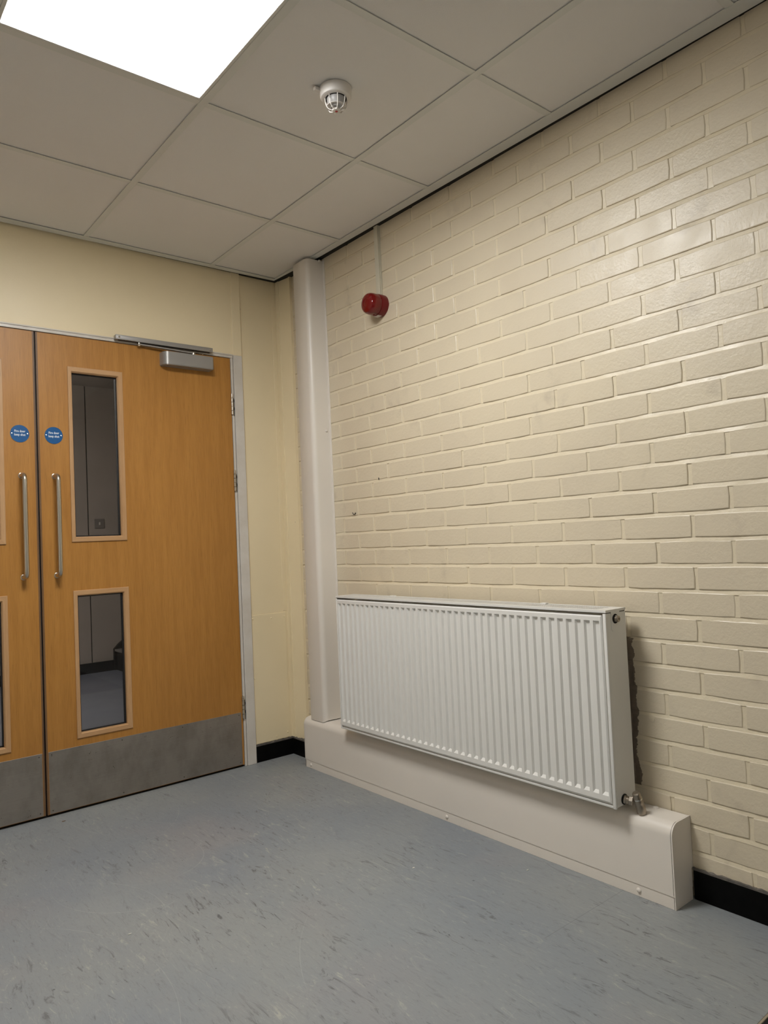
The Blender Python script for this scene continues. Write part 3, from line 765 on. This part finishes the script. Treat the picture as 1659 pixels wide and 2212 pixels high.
# side covers
for sy, yy in ((-1, RY0), (1, RY1)):
    bm = B((P0+.001, yy, RZ0+.003), (-.045, yy+(-sy)*.0035, RZ1-.0105), .0008, 1)
    sc = part('side_cover', bm, M_rad, rd)
    if sy < 0:
        # raised boss plate and the blanking plug
        bm = BM(); pr = []
        cy_, cz_ = -.0960, .7985
        a, b, z0, z1, rr = -.122, -.078, .7655, RZ1-.0005, .012
        pr = [(a, z1), (a, z0+rr)] + [(a+rr-rr*math.cos(math.radians(t)), z0+rr-rr*math.sin(math.radians(t))) for t in range(0, 91, 15)] + [(b-rr+rr*math.sin(math.radians(t)), z0+rr-rr*math.cos(math.radians(t))) for t in range(0, 91, 15)] + [(b, z1)]
        extr(bm, pr, 'y', yy-.0012, yy+.0005); part('boss_plate', bm, M_rad, sc, 30)
        bm = BM(); lathe(bm, [(.0145, 0), (.0145, .0018), (.012, .0018)], (-.1015, yy, .8035), (0, -1, 0), 28); part('plug_recess', bm, M_dark, sc)
        bm = BM(); lathe(bm, [(.0105, .001), (.0105, .008), (.0095, .0095)], (-.1005, yy, .8035), (0, -1, 0), 6); lathe(bm, [(.0095, .008), (.0095, .012), (.0075, .0135), (.0035, .0135), (.003, .011), (0, .011)], (-.1005, yy, .8035), (0, -1, 0), 20)
        part('bleed_plug', bm, M_valve, sc, 30, 'nickel vent plug')
# top grille
GZ = RZ1
bm = BM(); a, b = RX+.001, -.045
for p, q in (((a, RY0-.001), (a+.012, RY1+.001)), ((b-.007, RY0-.001), (b, RY1+.001)), ((a+.012, RY0-.001), (b-.007, RY0+.045)), ((a+.012, RY1-.045), (b-.007, RY1+.001))):
    box(bm, (p[0], p[1], GZ-.0075), (q[0], q[1], GZ))
bmesh.ops.remove_doubles(bm, verts=bm.verts, dist=1e-6)
gr = part('top_grille', bm, M_rad, rd)
part('grille_shadow_line', B((RX+.003, RY0+.0005, GZ-.0102), (-.047, RY1-.0005, GZ-.0076)), M_grime_shade, rd)  # dark strip that paints the shadow under the grille edge
bm = BM(); n = 150; yy0, yy1 = RY0+.045, RY1-.045
for i in range(n):
    y = yy0 + (yy1-yy0)*(i+.5)/n
    box(bm, (a+.012, y-.0020, GZ-.005), (b-.007, y+.0020, GZ-.0012))
for x in (-.122, -.098, -.074): box(bm, (x-.002, yy0, GZ-.005), (x+.002, yy1, GZ-.001))
part('grille_fin', bm, M_rad, gr, kind='stuff')
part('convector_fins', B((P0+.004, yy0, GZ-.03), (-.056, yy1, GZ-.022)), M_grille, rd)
for y in (.17, -.62): part('grille_clip', B((-.064, y-.012, GZ-.002), (-.047, y+.012, GZ+.003), .001, 1), M_rad, gr)
# brackets into the wall behind
for y in (.30, -.78): part('bracket', B((-.052, y-.02, .30), (-.0055, y+.02, .78), .002, 1), M_rad, rd)
# lockshield valve
vy = -.952
b_ = BM(); lathe(b_, [(.0155, 0), (.0155, .002), (.0135, .002)], (-.106, RY0, .273), (0, -1, 0), 28); vr = part('valve', b_, M_dark, rd, label='aged nickel lockshield valve with tail pipe')
def vp(name, prof, c, axis, mat=None, n=24):
    b_ = BM(); lathe(b_, prof, c, axis, n); return part(name, b_, mat or M_valve, vr, 35)
axis = (Vector((-.092, vy, .268)) - Vector((-.106, RY0, .273))).normalized()
vp('union_tail', [(.0125, .0), (.0125, .006), (.0105, .0065), (.0105, .014)], (-.106, RY0, .273), axis)
vp('union_nut', [(.0118, .013), (.0135, .0145), (.0135, .024), (.0118, .0255)], (-.106, RY0, .273), axis, None, 6)
dv = (Vector((-.080, vy-.004, .2355)) - Vector((-.100, vy+.002, .300))).normalized()
vp('valve_body', [(.0, -.001), (.009, 0), (.0118, .003), (.0122, .020), (.0132, .024), (.0132, .034), (.0122, .038), (.0138, .044), (.0138, .060), (.012, .0665)], (-.099, vy+.002, .299), dv)
vp('cap_ring', [(.0126, .0185), (.0128, .0205), (.0126, .0225)], (-.099, vy+.002, .299), dv, M_chrome)

# ------------------------------------------------------------------ mat corner behind the camera, grit on the floor
mt_ = thing('entrance_mat', (-.9, -1.9, 0), 'black entrance mat with metal edge at the near right corner', 'mat')
part('pile', B((-1.8, -2.6, 0), (-.004, -1.4205, .006)), M_mat, mt_)
part('edge_trim', B((-1.81, -1.4205, 0), (-.004, -1.4125, .007), .002, 2), M_steel, mt_)
def grit(x, y, mat, label, sx=.005, sy=.002):
    b_ = BM(); bmesh.ops.create_icosphere(b_, subdivisions=1, radius=1)
    for v in b_.verts: v.co = Vector((x + v.co.x*sx*random.uniform(.8, 1.2), y + v.co.y*sy*random.uniform(.8, 1.2), .0012+v.co.z*.0012))
    col(part('debris', b_, mat, None, at=(x, y, 0)), label=label, category='debris')
grit(-1.279, -.084, M_grit, 'white fleck of debris on the open floor at the left', .007, .0025)
grit(-.448, -.344, M_grit, 'pale fleck of debris on the floor in front of the boxing middle', .005, .004)
grit(-.202, -.613, M_grit, 'pale fleck of debris close to the boxing under the radiator', .006, .003)
grit(-1.17, .955, M_gritd, 'brown crumb on the floor by the meeting edge of the doors', .009, .004)

# ------------------------------------------------------------------ rest of the room, behind and beside the camera
part('wall_far_right', B((.02, RB, -.05), (.16, -3.25, 2.75)), M_hid, kind='structure', label='short white wall beyond the side opening')
dk_ = thing('wall_side_passage', (.8, -2.4, 0), 'unlit side passage opening off the right of the room', 'wall', kind='structure')
part('end_wall', B((1.6, -3.4, -.05), (1.7, -1.3, 2.75)), M_stairwall, dk_)
part('passage_wall', B((.16, WE, -.05), (1.6, WE+.1, 2.75)), M_stairwall, dk_)
part('passage_wall', B((.16, -3.35, -.05), (1.6, -3.25, 2.75)), M_stairwall, dk_)
part('passage_floor', B((.1, -3.35, -.06), (1.7, WE, 0)), M_tread, dk_)
part('passage_ceiling', B((-.003, -3.35, H), (1.7, WE, H+.02)), M_stairwall, dk_)
part('wall_left', B((RL-.12, RB, -.05), (RL, YD+.12, 2.75)), M_hid, kind='structure', label='white wall out of view on the left')
part('wall_front', B((RL-.12, RB-.12, -.05), (.16, RB, 2.75)), M_hid, kind='structure', label='white wall behind the camera')

# ------------------------------------------------------------------ stair lobby seen through the vision panels
LY = 4.535
lobby = thing('wall_lobby', (0, LY, 0), 'dim lobby wall seen through the door glass', 'wall', kind='structure')
part('wall_panel', B((-3.3, LY, -.05), (.050, LY+.1, 2.9)), M_stairwall, lobby)
part('wall_panel', B((.060, LY, -.05), (1.6, LY+.1, 2.9)), M_stairwall, lobby)
part('joint', B((.048, LY+.012, 0), (.062, LY+.03, 2.9)), M_black, lobby)
part('side_wall', B((1.5, YR+.17, -.05), (1.6, LY, 2.9)), M_stairwall, lobby)
part('side_wall', B((-3.3, YD+.17, -.05), (-3.2, LY, 2.9)), M_stairwall, lobby)
part('rear_face', B((-.3, YR+.13, -.05), (1.5, YR+.17, 2.9)), M_stairwall, lobby)
part('skirting', B((-3.2, LY-.02, 0), (.24, LY, .090)), M_stairblack, lobby)
lf = part('lobby_floor', B((-3.3, YD+.06, -.06), (1.6, LY+.1, 0)), M_lobbyfloor, kind='structure', label='bluish lobby floor beyond the doors'); lf.name = 'floor_lobby'
lc = part('ceiling_lobby', B((-3.3, YD+.12, 2.585), (1.6, LY+.1, 2.65)), M_stairwall, kind='structure', label='dim lobby ceiling beyond the doors')
ls = thing('light_switch', (.151, LY, 1.333), 'grey switch plate on the lobby wall, seen through the upper glass', 'switch')
part('plate', B((.108, LY-.006, 1.290), (.194, LY, 1.376), .002, 2), M_alu, ls)
part('rocker', B((.145, LY-.011, 1.320), (.158, LY-.006, 1.346), .001, 1), M_plastic, ls)
stt = thing('staircase', (.8, 4.2, 0), 'black edged stair rising to the right beyond the door glass', 'stairs')
bm = BM(); sx0, sy0 = .24, 3.75
P_ = [(sx0, 0), (sx0, .19), (sx0+.045, .235)]
for i in range(7): P_.append((sx0+.045+.25*(i+1), .235+.185*(i+1)))
P_ += [(sx0+1.25, 1.0), (sx0+1.25, 0)]
P_ = [p for p in P_ if p[0] <= 1.49] + [(1.49, 0)]
extr(bm, P_, 'y', LY-.035, LY-.003); part('string', bm, M_stairblack, stt)
for i in range(4):
    x = sx0+.02+.26*i; z = .17*(i+1)
    part('riser', B((x, sy0, 0 if i == 0 else z-.17), (min(x+.03, 1.48), LY-.04, z)), M_stairblack, stt)
    part('tread', B((x-.02, sy0, z), (min(x+.27, 1.48), LY-.04, z+.02), .004, 2), M_tread, stt)
ll = thing('ceiling_light', (-1.9, 3.2, 2.585), 'unseen lamp added to light the lobby beyond the left door', 'light')  # added out of view to light the lobby walls and ceiling
part('frame', B((-2.0, 3.1, 2.46), (-1.8, 3.3, 2.585)), M_bar, ll)
part('diffuser', B((-2.2, 2.9, 2.38), (-1.6, 3.5, 2.46), .01, 2), M_lobby_fill, ll)
